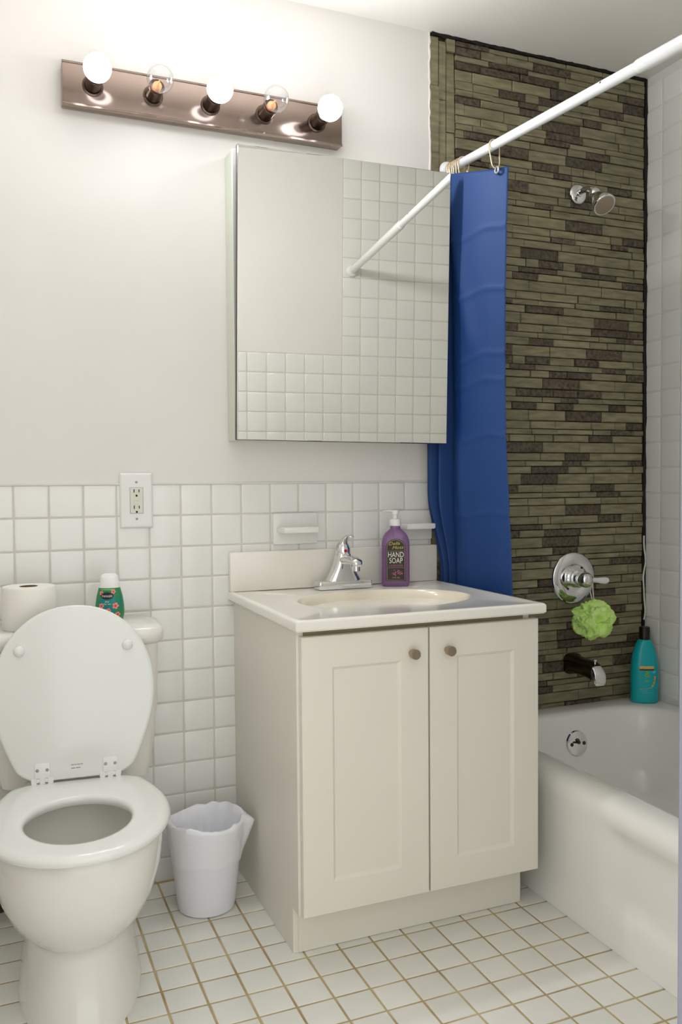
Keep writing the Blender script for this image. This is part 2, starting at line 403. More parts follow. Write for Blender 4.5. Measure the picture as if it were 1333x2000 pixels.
for s in (-1, 1):
    b = B(); lathe(b, [(.006, 0), (.006, .0015), (.004, .003), (0, .003)], 14, T((1.665 + s * .024 - ox, -.0990 - oy, .238)) @ RX(PI / 2 - .16)); part('screw', b, 'rust', of)
b = B(); box(b, -.004, .004, -.003, .003, 0, .02, .001, 1, T((1.665 - ox, -.099 - oy, .243)) @ RX(PI / 2 - .16) @ RY(-.5)); box(b, -.004, .004, -.008, .008, .0, .007, .001, 1, T((1.665 - ox, -.098 - oy, .247)) @ RX(PI / 2 - .16) @ RZ(.5)); part('trip_lever', b, 'socket', of)

# ------------------------------------------------------------------ vanity cabinet
VX0, VX1, VYB, VYF = .567, 1.182, -.001, -.521
van = thing('vanity_cabinet', 'cream two-door vanity cabinet under the sink, between bin and bathtub', 'cabinet', (.875, -.27, 0))
vx, vy = .875, -.27
def vb(name, x0, x1, y0, y1, z0, z1, m='vanity', bev=.0012, par=van, lab=None):
    b = B(); box(b, x0 - vx, x1 - vx, y0 - vy, y1 - vy, z0, z1, bev, 1); return part(name, b, m, par, False, label=lab)
def side(x0, x1):
    b = B(); prof_ = [(VYB, 0), (-.482, 0), (-.482, .106), (VYF, .106), (VYF, .752), (VYB, .752)]
    loft(b, [[(x - vx, y - vy, z) for y, z in prof_] for x in (x0, x1)]); part('side_panel', b, 'vanity', van, False)
side(VX0, VX0 + .016); side(VX1 - .016, VX1)
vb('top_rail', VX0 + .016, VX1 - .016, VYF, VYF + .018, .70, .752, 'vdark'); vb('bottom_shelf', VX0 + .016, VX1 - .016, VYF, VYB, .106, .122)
vb('toe_kick', VX0 + .012, VX1, -.486, -.472, .0005, .108); vb('back_panel', VX0 + .016, VX1 - .016, -.006, VYB, .12, .75)
def door(x0, x1, kx, lab):
    z0, z1, yb, yf = .106, .737, VYF - .001, VYF - .020
    b = B(); rings = []
    for d, y in ((0, yb), (0, yf + .002), (.002, yf), (.072, yf), (.079, yf + .0065)):
        rings.append([(x0 + d - vx, y - vy, z0 + d), (x1 - d - vx, y - vy, z0 + d), (x1 - d - vx, y - vy, z1 - d), (x0 + d - vx, y - vy, z1 - d)])
    loft(b, rings, True, False); d_ = part('door', b, 'vanity', van, False, label=lab)
    b = B(); box(b, x0 + .077 - vx, x1 - .077 - vx, yf + .0065 - vy, yb - vy, z0 + .077, z1 - .077); part('panel', b, 'vanity', d_, False)
    b = B(); lathe(b, [(.0065, 0), (.0065, .008), (.0095, .010), (.0115, .012), (.012, .026), (.011, .028), (0, .028)], 24, T((kx - vx, yf - vy, .681)) @ FACE)
    part('knob', b, 'nickel', d_, True, 30, 'brushed nickel knob')
door(.573, .889, .843, 'left shaker door'); door(.8935, 1.198, .937, 'right shaker door')

# ------------------------------------------------------------------ countertop with basin
ct = thing('sink_countertop', 'off-white vanity countertop with moulded oval basin and backsplash', 'sink', (.875, -.27, .7525))
CZ0, CZ1 = .7525, .777
b = B()
bx_, by_, ba, bb = .893, -.300, .232, .168
cx0, cx1, cy0, cy1 = .551, 1.203, -.566, -.001
N = 96
def rect_ray(a, x0, x1, y0, y1):
    dx, dy = math.cos(a), math.sin(a); t = 1e9
    if dx > 1e-9: t = min(t, (x1 - bx_) / dx)
    if dx < -1e-9: t = min(t, (x0 - bx_) / dx)
    if dy > 1e-9: t = min(t, (y1 - by_) / dy)
    if dy < -1e-9: t = min(t, (y0 - by_) / dy)
    return (bx_ + t * dx, by_ + t * dy)
angs = [2 * PI * i / N for i in range(N)]
for X, Y in ((cx0, cy0), (cx1, cy0), (cx1, cy1), (cx0, cy1)):
    a = math.atan2(Y - by_, X - bx_) % (2 * PI); i = min(range(N), key=lambda q: abs(angs[q] - a)); angs[i] = a
def crow(e, z): return [(p[0] - vx, p[1] - vy, z - CZ0) for p in (rect_ray(a, cx0 + e, cx1 - e, cy0 + e, cy1 - e * .2) for a in angs)]
def erow(k, z, dy=0): return [(bx_ + ba * k * math.cos(a) - vx, by_ + dy + bb * k * math.sin(a) - vy, z - CZ0) for a in angs]
loft(b, [crow(.004, CZ0), crow(0, CZ0 + .004), crow(0, CZ1 - .005), crow(.0015, CZ1 - .0015), crow(.005, CZ1 + .001), crow(.012, CZ1 + .0012), crow(.02, CZ1 - .0005), erow(1.07, CZ1 - .0005), erow(1.02, CZ1 - .001)], True, False)
part('countertop', b, 'counter', ct, True, 35)
b = B(); loft(b, [erow(1.02, CZ1 - .001), erow(.985, CZ1 - .006), erow(.95, CZ1 - .018), erow(.88, CZ1 - .045), erow(.75, CZ1 - .085), erow(.5, CZ1 - .12), erow(.2, CZ1 - .132), erow(.08, CZ1 - .133)], False, True)
bas = part('basin', b, 'bowl', ct, True, 80, 'oval almond basin')
b = B(); lathe(b, [(.021, 0), (.021, .003), (.016, .005), (.012, .003), (0, .003)], 24, T((bx_ - vx, by_ - vy, CZ1 - .133 - CZ0))); part('drain', b, 'chrome', bas)
b = B(); box(b, .553 - vx, 1.2 - vx, -.022 - vy, -.001 - vy, .0248, .1345, .004, 2); part('backsplash', b, 'counter', ct)

# ------------------------------------------------------------------ faucet
fa = thing('faucet', 'chrome single-lever faucet on the sink counter beside the soap bottle', 'faucet', (.868, -.072, .7772))
b = B(); box(b, -.080, .080, -.025, .025, 0, .024, .004, 2); part('base_plate', b, 'chrome', fa)
def sq(hx, hy, z, dy=0, p=3.2, n=28):
    r = []
    for i in range(n):
        a = 2 * PI * i / n; c, s = math.cos(a), math.sin(a)
        r.append((hx * math.copysign(abs(c) ** (2 / p), c), dy + hy * math.copysign(abs(s) ** (2 / p), s), z))
    return r
b = B(); loft(b, [sq(.052, .0245, .022), sq(.048, .024, .03), sq(.036, .023, .05), sq(.027, .022, .07), sq(.0225, .0215, .086), sq(.021, .021, .096), sq(.020, .020, .099)]); part('body', b, 'chrome', fa, True, 60)
b = B(); rings = []
for y, z, hx, hz in ((.0, .080, .016, .013), (-.03, .083, .0175, .0135), (-.06, .086, .0175, .013), (-.085, .0855, .017, .0125), (-.102, .082, .0155, .011), (-.110, .078, .011, .0075), (-.112, .077, .004, .003)):
    rings.append([(hx * math.cos(2 * PI * i / 20), y, z + hz * math.sin(2 * PI * i / 20)) for i in range(20)])
loft(b, rings); sp = part('spout', b, 'chrome', fa, True, 60)
b = B(); lathe(b, [(.0105, .058), (.0105, .076)], 20, T((0, -.094, 0))); part('aerator', b, 'chrome', sp, True, 30)
b = B(); lathe(b, [(.0205, .099), (.0215, .103), (.021, .113), (.018, .124), (.012, .132), (.004, .136)], 28); hd = part('handle', b, 'chrome', fa, True, 60)
b = B(); rings = []
for y, z, hx, hz in ((.004, .118, .015, .010), (-.006, .131, .013, .008), (-.020, .143, .0105, .006), (-.036, .150, .009, .0042), (-.052, .152, .0085, .0036), (-.064, .150, .008, .0036), (-.068, .149, .005, .002)):
    rings.append([(hx * math.cos(2 * PI * i / 16), y, z + hz * math.sin(2 * PI * i / 16)) for i in range(16)])
loft(b, rings); part('lever', b, 'chrome', hd, True, 60)
b = B(); lathe(b, [(.0048, 0), (.0042, .002), (0, .0025)], 14, T((.0, -.0215, .108)) @ FACE); part('temperature_dot', b, 'ruby', hd, label='red dot')

# ------------------------------------------------------------------ soap bottle
so = thing('soap_bottle', 'purple lavender hand soap pump bottle on the counter right of the faucet', 'bottle', (1.030, -.080, .7772), -.40); so.scale = (1.22, 1.15, 1)
def srr(hx, hy, z, p=5): return sq(hx, hy, z, 0, p, 40)
b = B(); loft(b, [srr(.030, .017, 0), srr(.0325, .0195, .004), srr(.0332, .02, .012), srr(.0332, .02, .118), srr(.0325, .0198, .130), srr(.0295, .019, .143), srr(.0245, .0175, .153), srr(.017, .0150, .161, 3), srr(.0125, .0125, .166, 2), srr(.0122, .0122, .174, 2)])
bo = part('bottle_body', b, 'purple', so, True, 60)
b = B(); lathe(b, [(.0135, .174), (.0138, .1755), (.0138, .190), (.0125, .193), (.006, .194), (.0055, .206), (.0085, .2075), (.0088, .2165), (.007, .219), (0, .219)], 28); pu = part('pump', b, 'white', so, True, 40)
b = B(); rings = []
for x, z, hy, hz in ((.004, .2145, .0065, .004), (-.012, .2165, .005, .0032), (-.024, .2165, .004, .0026), (-.03, .215, .003, .002)): rings.append([(x, hy * math.cos(2 * PI * i / 12), z + hz * math.sin(2 * PI * i / 12)) for i in range(12)])
loft(b, rings); part('nozzle', b, 'white', pu)
def arch(bm, hw, z0, zs, y, t, n=16):
    pts = [(-hw, z0), (hw, z0)] + [(hw * math.cos(PI * i / n), zs + hw * 1.05 * math.sin(PI * i / n)) for i in range(n + 1)]
    loft(bm, [[(x, y, z) for x, z in pts], [(x, y - t, z) for x, z in pts]])
b = B(); arch(b, .0235, .016, .112, -.0198, .0004); lb = part('label', b, 'label', so, False, label='dark arched label')
b = B(); pts = [(-.0212, .0185), (.0212, .0185)] + [(.0212 * math.cos(PI * i / 16), .112 + .0222 * math.sin(PI * i / 16)) for i in range(17)]; pts.append(pts[0])
tube(b, [(x, -.0204, z) for x, z in pts], .00045, 5, False); part('border', b, 'silverink', lb)
ly = -.0206
place_text('script_text', 'Della', .0128, (-.004, ly, .1235), 'ygold', lb, 1.0, .35, .08); place_text('script_text', 'Moss', .0128, (.004, ly, .1120), 'ygold', lb, 1.0, .35, .08)
place_text('title_text', 'HAND', .0218, (0, ly, .0910), 'ink', lb, .60); place_text('title_text', 'SOAP', .0218, (0, ly, .0740), 'ink', lb, .60)
place_text('scent_text', 'LAVENDER', .0080, (0, ly, .0600), 'pinkink', lb, .85)
for zz in (.1020, .0542): b = B(); box(b, -.019, .019, ly, ly + .0004, zz - .0002, zz + .0003); part('rule', b, 'silverink', lb, False)
b = B(); rr = random.Random(4)
for i in range(26):
    a = rr.random() * 6.3; q = rr.random() ** .5; lathe(b, [(rr.uniform(.001, .0022), 0), (.0004, .0004)], 7, T((.003 + .014 * q * math.cos(a), ly + .0003, .0405 + .0085 * q * math.sin(a))) @ FACE)
part('flower_print', b, 'pinkink', lb, False)
place_text('volume_text', '16 FL OZ', .0056, (0, ly, .0255), 'ygold', lb, .8)

# ------------------------------------------------------------------ wall soap dishes
def dish(x0, x1, lab):
    zc_ = .947; xm = (x0 + x1) / 2
    t = thing('soap_dish', lab, 'soap dish', (xm, -.003, zc_), 0, 'white ceramic wall dishes above the sink')
    h = (x1 - x0) / 2
    b = B(); box(b, -h, h, -.010, 0, -.044, .045, .005, 2); part('back_plate', b, 'tile', t)
    b = B(); hw = h - .012; rings = []
    pts = [(-hw, -.006), (-hw, -.045), (-hw + .006, -.058), (-hw + .02, -.062), (hw - .02, -.062), (hw - .006, -.058), (hw, -.045), (hw, -.006)]
    for k, z in ((1, -.009), (1.03, -.006), (1.03, .005), (1, .007), (.88, .007), (.86, .002)):
        rings.append([(x * k, y * k if y < -.01 else y, z) for x, y in pts])
    loft(b, rings); part('tray', b, 'tile', t)
dish(.681, .816, 'white ceramic wall soap dish left of the faucet'); dish(1.062, 1.188, 'white ceramic wall soap dish behind the hand soap bottle')

# ------------------------------------------------------------------ outlet
ou = thing('wall_outlet', 'white electrical outlet on the wall tiles left of the sink', 'outlet', (.304, -.003, 1.034))
b = B(); rings = []
for d, y in ((0, 0), (0, -.003), (.004, -.0075), (.008, -.008)): rings.append([(-.043 + d, y, -.073 + d), (.043 - d, y, -.073 + d), (.043 - d, y, .073 - d), (-.043 + d, y, .073 - d)])
loft(b, rings); part('cover_plate', b, 'white', ou, False)
b = B(); box(b, -.0165, .0165, -.0095, -.004, -.0335, .0335, .001, 1); rc = part('receptacle', b, 'ivory', ou, False)
b = B(); box(b, -.0175, .0175, -.0084, -.006, -.0345, .0345); part('recess_line', b, 'screw', rc, False)
for zc_ in (.0215, -.0215):
    for x, h in ((-.0065, .009), (.0065, .0075)):
        b = B(); box(b, x - .0012, x + .0012, -.0098, -.008, zc_ + .003 - h / 2 + .001, zc_ + .003 + h / 2 + .001); part('slot', b, 'hole', rc, False)
    b = B(); lathe(b, [(.0028, 0), (.0028, .0004)], 14, T((0, -.0095, zc_ - .0085)) @ FACE); part('ground_hole', b, 'hole', rc, False)
b = B(); box(b, -.007, .007, -.0103, -.009, -.0005, .005, .0004, 1); box(b, -.007, .007, -.0103, -.009, -.0075, -.002, .0004, 1); part('test_button', b, 'ivory', rc, False)
for z in (.0485, -.0485):
    b = B(); lathe(b, [(.0033, 0), (.0028, .0012), (0, .0014)], 14, T((0, -.008, z)) @ FACE); part('screw', b, 'screw', ou)

# ------------------------------------------------------------------ light bar
LZ = 2.083
lt = thing('vanity_light', 'metal bath light bar with five globe bulbs above the mirror', 'light', (.512, -.001, LZ))
b = B(); box(b, -.379, .379, -.036, 0, -.0535, .0535, .004, 2); part('back_plate', b, 'plate', lt, True, 30)
b = B(); box(b, -.379, .379, -.0375, -.034, -.0545, -.0475, .001, 1); box(b, -.379, .379, -.0375, -.034, .0485, .0545, .001, 1); part('lip', b, 'plate', lt, False)
for i in range(5):
    x = (i - 2) * .1515 - .002
    b = B(); lathe(b, [(.026, .0365), (.026, .039), (.0215, .040), (.0205, .044), (.0205, .090), (.019, .091), (.0185, .086), (.0, .086)], 28, T((x, 0, 0)) @ FACE); sk = part('socket', b, 'socket', lt, True, 30)
    rb = .0335; zc_ = .138; pr = []
    for k in range(19):
        a = -1.15 + (PI / 2 + 1.15) * k / 18; pr.append((rb * math.cos(a), zc_ + rb * math.sin(a)))
    pr = [(.0128, .087), (.0135, .100)] + pr
    b = B()
    if i % 2 == 0:
        neck = [p for p in pr if p[1] < zc_ - .70 * rb or p[0] < .0145]; neck = [p for p in neck if p[1] < zc_]; dome = [neck[-1]] + [p for p in pr if p[1] >= zc_ - .70 * rb]
        lathe(b, neck, 32, T((x, 0, 0)) @ FACE, True, False); bu = part('bulb', b, 'white', lt, True, 60, 'lit frosted globe bulb')
        b = B(); lathe(b, dome, 32, T((x, 0, 0)) @ FACE, False, True); part('diffuser', b, 'lit', bu, True, 60, 'glowing white dome')
    else:
        lathe(b, pr, 32, T((x, 0, 0)) @ FACE); bu = part('bulb', b, 'glass', lt, True, 60, 'unlit clear globe bulb')
        b = B(); lathe(b, [(.0115, .0875), (.0115, .098), (.009, .106), (.003, .110), (.0015, .128), (0, .128)], 18, T((x, 0, 0)) @ FACE); part('stem', b, 'stem', bu, True, 60, 'orange glass stem')

# ------------------------------------------------------------------ medicine cabinet
MX0, MX1, MZ0, MZ1 = .557, 1.168, 1.193, 1.966
mc = thing('medicine_cabinet', 'mirrored medicine cabinet over the sink with its door slightly ajar', 'cabinet', (.865, -.001, MZ0))
b = B(); box(b, MX0 - .865, MX1 - .865 - .012, -.072, 0, 0, MZ1 - MZ0, .002, 1); part('cabinet_body', b, 'cabinet', mc, False)
MA = math.radians(3.0)
dr = B(); box(dr, 0, .622, -.004, .010, 0, MZ1 - MZ0, .0012, 1)
d_ = part('door', dr, 'edge', mc, False, label='dark-edged mirror door'); d_.location = (MX0 - .865 - .002, -.086, 0); d_.rotation_euler = (math.radians(1.2), math.radians(.6), -MA)
b = B(); box(b, .0015, .6205, -.0065, -.004, .0015, MZ1 - MZ0 - .0015, .0008, 1); part('mirror', b, 'mirror', d_, False, label='large frameless mirror pane')

# ------------------------------------------------------------------ toilet
to = thing('toilet', 'white toilet with its lid raised, beside the white waste bin', 'toilet', (.116, -.285, 0), -math.radians(4.5))
def egg(hw, v0, v1, z, n=56, p=2.3, back=2.6, cx=0):
    """outline across u (x) and forward v (-y); v0 back, v1 front"""
    vm = v0 + (v1 - v0) * .47; r = []
    for i in range(n):
        a = 2 * PI * i / n; c, s = math.cos(a), math.sin(a); q = back if s < 0 else p
        x = hw * math.copysign(abs(c) ** (2 / q), c); L = (v1 - vm) if s > 0 else (vm - v0)
        r.append((cx + x, -(vm + L * math.copysign(abs(s) ** (2 / q), s)), z))
    return r
def flat(hw, hb, v0, v1, z, fr=.47):
    vm = v0 + (v1 - v0) * fr; r = []
    for i in range(33):
        a = PI * i / 32; c, s_ = math.cos(a), math.sin(a); r.append((hw * math.copysign(abs(c) ** .95, c), -(vm + (v1 - vm) * s_ ** .95), z))
    sd = []
    for i in range(1, 15):
        t = 1 - i / 14; t = t * t * .6 + t * .4
        sd.append((hb + (hw - hb) * math.sin(t * PI / 2) - .028 * max(0, 1 - t / .14) ** 2, -(v0 + t * (vm - v0)), z))
    r += [(-x, y, zz) for x, y, zz in sd]; bw = sd[-1][0]
    r += [(-bw + 2 * bw * i / 8, -v0, z) for i in range(1, 8)]
    r += sd[::-1]; return r
b = B(); SZ = .382
outer = [egg(.130, -.19, .330, 0), egg(.129, -.19, .328, .012), egg(.122, -.18, .316, .04), egg(.115, -.17, .304, .09), egg(.111, -.165, .298, .14), egg(.110, -.16, .298, .160), egg(.121, -.15, .316, .172), egg(.144, -.13, .346, .200), egg(.161, -.11, .372, .245), egg(.170, -.08, .390, .30), egg(.172, -.06, .398, .345), egg(.173, -.055, .40, SZ - .008), egg(.169, -.05, .396, SZ)]
inner = [egg(.120, .06, .362, SZ), egg(.117, .065, .358, SZ - .010), egg(.122, .055, .362, SZ - .045), egg(.112, .075, .345, SZ - .10), egg(.085, .10, .30, SZ - .17), egg(.06, .12, .24, SZ - .21)]
loft(b, outer + inner, True, True); part('bowl', b, 'porcelain', to, True, 60)
b = B(); loft(b, [egg(.084, .10, .298, SZ - .1705), egg(.084, .10, .298, SZ - .1695)]); part('water', b, 'water', to)
b = B(); box(b, -.13, .13, .0, .24, SZ - .14, SZ - .004, .03, 4); part('tank_shelf', b, 'porcelain', to, True, 60)
# seat ring
b = B(); s0, s1 = SZ + .004, SZ + .024
def oring(k, z): return flat(.187 - k, .138 - k, -.002 + k * .6, .430 - k, z, .46)
def iring(k, z):
    n_ = len(oring(0, 0)); v0, v1 = .118 - k, .362 + k; vm = (v0 + v1) / 2 - .008; r = []
    for x, y, _ in oring(0, 0):
        a = math.atan2(-y - .22, x); c, s_ = math.cos(a), math.sin(a); r.append(((.105 + k) * c, -(vm + ((v1 - vm) if s_ > 0 else (vm - v0)) * s_), z))
    return r
loft(b, [iring(.004, s0), iring(.0, s0 + .006), iring(.0, s1 - .007), iring(.005, s1 - .001), iring(.012, s1), oring(.022, s1), oring(.012, s1 - .001), oring(.004, s1 - .006), oring(0, s1 - .013), oring(.004, s0)] , False, False)
part('seat', b, 'seat', to, True, 80)
# lid (built lying forward, then swung up about the hinge)
lid = bpy.data.objects.new('lid', None)
b = B(); 
def lring(k, z): return [(x, -y * 1.0, z) for x, y, z in flat(.178 - k, .118 - k, .004 + k * .5, .396 - k, z, .50)]
loft(b, [lring(.004, 0), lring(0, .004), lring(0, .013), lring(.003, .016), lring(.008, .0175)])
lid = part('lid', b, 'seat', to, True, 50, 'raised oval lid')
lid.location = (0, .006, SZ + .022); LT = math.radians(83); lid.rotation_euler = (LT, 0, 0)   # local y becomes up, local z faces the room
for o_ in (lid,):
    for v in o_.data.vertices: v.co.z = -v.co.z if False else v.co.z
for s in (-1, 1):
    b = B(); lathe(b, [(.0125, 0), (.012, .006), (.009, .010), (.004, .012), (0, .012)], 20, T((s * .119, .298, .0172))); part('bumper', b, 'seat', lid)
    b = B(); box(b, s * .074 - .0165, s * .074 + .0165, .012, .046, .0168, .0205, .002, 2); hp = part('hinge_plate', b, 'white', lid)
    for q in (-1, 1):
        b = B(); lathe(b, [(.0038, 0), (.0034, .0012), (0, .0014)], 12, T((s * .074 + q * .0105, .030, .0203))); part('screw', b, 'screw', hp)
    b = B(); tube(b, [(s * .074 - .024, -.006, s1 + .007), (s * .074 + .024, -.006, s1 + .007)], .0065, 12)
    for q in (-.0175, 0, .0175): box(b, s * .074 + q - .006, s * .074 + q + .006, -.0135, .004, s1 - .002, s1 + .013, .001, 1)
    part('hinge', b, 'white', to)
b = B()
for y, wds in ((.034, (.006, .004, .007, .005)), (.0265, (.009, .010))):
    x = -.012
    for wd in wds: box(b, x, x + wd, y, y + .0022, .0172, .0177); x += wd + .0012
part('maker_mark', b, 'screw', lid, False, label='faint grey print')
# tank
def rr2(hx, y0, y1, r, z, n=6):
    pts = []
    for cx, cy, a0 in ((hx - r, y1 - r, 0), (-hx + r, y1 - r, PI / 2), (-hx + r, y0 + r, PI), (hx - r, y0 + r, 1.5 * PI)):
        for i in range(n + 1):
            a = a0 + PI / 2 * i / n; pts.append((cx + r * math.cos(a), cy + r * math.sin(a), z))
    return pts
b = B(); loft(b, [rr2(.17, .10, .245, .03, SZ - .02), rr2(.18, .09, .25, .035, SZ + .02), rr2(.195, .082, .258, .04, SZ + .15), rr2(.2, .078, .26, .04, .690)]); part('tank', b, 'porcelain', to, True, 60)
b = B(); loft(b, [rr2(.203, .074, .262, .045, .690), rr2(.211, .066, .266, .05, .697), rr2(.213, .064, .267, .05, .712), rr2(.211, .066, .266, .05, .724), rr2(.203, .074, .26, .045, .732), rr2(.185, .092, .245, .04, .7345)]); part('tank_lid', b, 'porcelain', to, True, 60)
# supply stop valve behind the toilet
sv = thing('supply_valve', 'rusty water supply valve and hose behind the toilet at the left edge', 'valve', (-.052, -.034, .045))
b = B(); tube(b, bez([(0, .028, 0), (0, 0, 0), (0, -.03, 0)], 4), .011, 12); tube(b, [(0, -.03, 0), (0, -.045, 0)], .016, 12); part('valve_body', b, 'rust', sv)
b = B(); lathe(b, [(.03, 0), (.026, .006), (.012, .01)], 20, T((0, .026, 0)) @ FACE); part('wall_flange', b, 'rust', sv)
b = B(); tube(b, bez([(.0, -.012, .008), (-.012, -.006, .05), (-.03, -.01, .14), (-.02, -.02, .25), (.0, -.03, .305)], 6), .006, 8); part('hose', b, 'hose', sv)

# ------------------------------------------------------------------ paper roll, freshener
tp = thing('toilet_paper_roll', 'white toilet paper roll standing on the toilet tank', 'paper roll', (.027, -.130, .7346))
b = B(); loft(b, [[(r * math.cos(2 * PI * i / 48), r * math.sin(2 * PI * i / 48), z) for i in range(48)] for r, z in ((.021, .001), (.059, 0), (.0615, .003), (.062, .05), (.0615, .098), (.059, .101), (.021, .1005))], False, False); part('paper', b, 'tp', tp, True, 50)
b = B(); loft(b, [[(r * math.cos(2 * PI * i / 32), r * math.sin(2 * PI * i / 32), z) for i in range(32)] for r, z in ((.0212, .0005), (.0212, .1008), (.0195, .1008), (.0195, .0005))], False, False); part('core', b, 'card', tp)
af = thing('air_freshener', 'green floral air freshener with white cap on the toilet tank', 'air freshener', (.213, -.150, .7346), -.25)
def afr(k, z): return [(x, y, z) for x, y, _ in sq(.035 * k, .026 * k, 0, 0, 2.2, 40)]
b = B(); loft(b, [afr(.72, 0), afr(.86, .004), afr(.98, .022), afr(1.0, .035), afr(.97, .05), afr(.88, .07), afr(.73, .090)]); ab = part('cone_body', b, 'green', af, True, 60)
b = B(); loft(b, [afr(.72, .0900), afr(.69, .0955), [(x, y, .118 + .006 * (y / .02)) for x, y, _ in sq(.0205, .0125, 0, 0, 2.2, 40)], [(x, y, .1205 + .006 * (y / .02)) for x, y, _ in sq(.018, .0105, 0, 0, 2.2, 40)]]); part('cap', b, 'white', af, True, 50)
def afy(z): # front surface y at height z
    ks = [(.022, .98), (.035, 1.0), (.05, .97), (.07, .88), (.09, .73)]
    for (a, ka), (c, kc) in zip(ks, ks[1:]):
        if a <= z <= c: return -.026 * (ka + (kc - ka) * (z - a) / (c - a))
    return -.026
def decal(bm, x, z, rx, rz, m_lift=.0006, n=20, rot=0):
    """ellipse of ink that follows the cone's surface"""
    ctr = None; vs = []
    for k in (1.0, .5):
        vs.append([])
        for i in range(n):
            a = 2 * PI * i / n; u, v = k * rx * math.cos(a), k * rz * math.sin(a)
            X = x + u * math.cos(rot) - v * math.sin(rot); Z = z + u * math.sin(rot) + v * math.cos(rot)
            f = afy(Z) / -.026; q = max(0.0, 1 - (abs(X) / (.035 * f)) ** 2.2) ** (1 / 2.2)
            vs[-1].append((X, -.026 * f * q - m_lift, Z))
    loft(bm, vs, False, True)
b = B(); decal(b, -.002, .050, .020, .024, .0004); part('teal_print', b, 'tealink', ab)
b = B(); decal(b, -.003, .0715, .0155, .0088, .0009); part('logo_oval', b, 'navy', ab)
place_text('logo_text', 'renuzit', .0092, (-.003, afy(.0715) - .0016, .0715), 'ink', ab, .95)
place_text('scent_text', 'after', .0058, (-.003, afy(.056) - .0012, .0575), 'ink', ab); place_text('scent_text', 'the rain', .0058, (-.003, afy(.0515) - .0012, .0520), 'ink', ab)
for x, z, s in ((.0165, .047, .0072), (-.017, .0475, .006), (.0115, .0815, .0052), (-.0165, .078, .005), (0.0, .036, .0055), (.021, .026, .006)):
    b = B()
    for k in range(5): decal(b, x + s * .55 * math.cos(k * 1.2566), z + s * .6 * math.sin(k * 1.2566), s * .55, s * .42, .0007, 10, k * 1.2566)
    fl = part('flower_print', b, 'salmon', ab)
    b = B(); decal(b, x, z, s * .42, s * .42, .0012, 10); part('flower_centre', b, 'red', fl)
b = B(); decal(b, -.002, .0865, .018, .0016, .0006); part('top_stripe', b, 'lime', ab)

# ------------------------------------------------------------------ waste bin + bag
BX, BY = .437, -.182
bi = thing('waste_bin', 'round white plastic waste bin between toilet and vanity', 'waste bin', (BX, BY, 0))
b = B(); lathe(b, [(.066, .0005), (.0715, .003), (.074, .02), (.082, .09), (.0885, .15), (.0935, .205), (.0955, .210), (.0935, .213), (.091, .208), (.086, .15), (.072, .012), (0, .010)], 48, cap1=False); part('bin_shell', b, 'bin', bi, True, 50)
bg = B(); n = 120; rings = []
def bagr(i, k):
    a = 2 * PI * i / n
    return a
lv = [(.0880, .128), (.0905, .150), (.0935, .175), (.0965, .200), (.0990, .217), (.099, .226), (.092, .228), (.087, .218), (.080, .19), (.072, .15), (.062, .11), (.045, .08), (.01, .075)]
for k, (r0, z0_) in enumerate(lv):
    ring = []
    for i in range(n):
        a = 2 * PI * i / n; q = Vector((math.cos(a) * 2.2, math.sin(a) * 2.2, k * .35))
        f1 = noise.noise(q * 1.4); f2 = noise.noise(q * 4 + Vector((5, 1, 2))); rr_ = r0; zz = z0_
        if k <= 3: f3 = noise.noise(Vector((math.cos(a) * 5 + k * .9, math.sin(a) * 5, k * .5))); rr_ += (.0, .0012, .0016, .001)[k] * f3; zz += .024 * noise.noise(q * .6) * (1, .6, .3, .1)[k]
        elif k <= 6: zz += .006 * f1 + .001 * f2 + .005 * math.sin(a * 2 + .5); rr_ += .001 * f2
        else: rr_ += .009 * noise.noise(q * 2.2 + Vector((0, k * .4, 0))) * min(1, (k - 6) / 2); zz += .012 * f1
        if k <= 5:      # the loose corner that sticks out to the right
            e = math.exp(-((((a + .25 + PI) % (2 * PI)) - PI) / .14) ** 2); rr_ += e * (0, .004, .012, .022, .027, .012)[k]; zz -= e * .004
        ring.append((rr_ * math.cos(a), rr_ * math.sin(a), zz))
    rings.append(ring)
loft(bg, rings, False, True); bag = link('trash_bag', mesh('trash_bag', bg, True, 80), M['bag']); bag.location = (BX, BY, 0)
tag(bag, 'thin white plastic liner bag folded over the waste bin rim', 'bag')

# ------------------------------------------------------------------ shower fittings
sh = thing('showerhead', 'chrome shower head on a short arm high on the stone wall', 'shower head', (1.735, -.004, 2.008))
b = B(); lathe(b, [(.033, 0), (.032, .004), (.024, .008), (.012, .010), (.011, .012)], 32, FACE); part('flange', b, 'chrome', sh, True, 50)
b = B(); tube(b, bez([(0, 0, 0), (0, -.03, .004), (.002, -.055, .0), (.004, -.075, -.018)], 6), .0095, 14); part('arm', b, 'chrome', sh)
hdm = T((.004, -.072, -.014)) @ RX(math.radians(90 + 48)) @ Matrix.Scale(1.2, 4)
b = B(); lathe(b, [(.011, 0), (.014, .002), (.0145, .012), (.012, .016), (.014, .022), (.022, .038), (.029, .050), (.0305, .054), (.0305, .064), (.029, .066), (.026, .066)], 32, hdm, True, False); hh = part('head', b, 'chrome', sh, True, 35)
b = B(); lathe(b, [(.0265, .063), (.0265, .0655), (.012, .067), (0, .067)], 32, hdm); part('spray_face', b, 'nickel', hh, label='bronze-grey spray face')

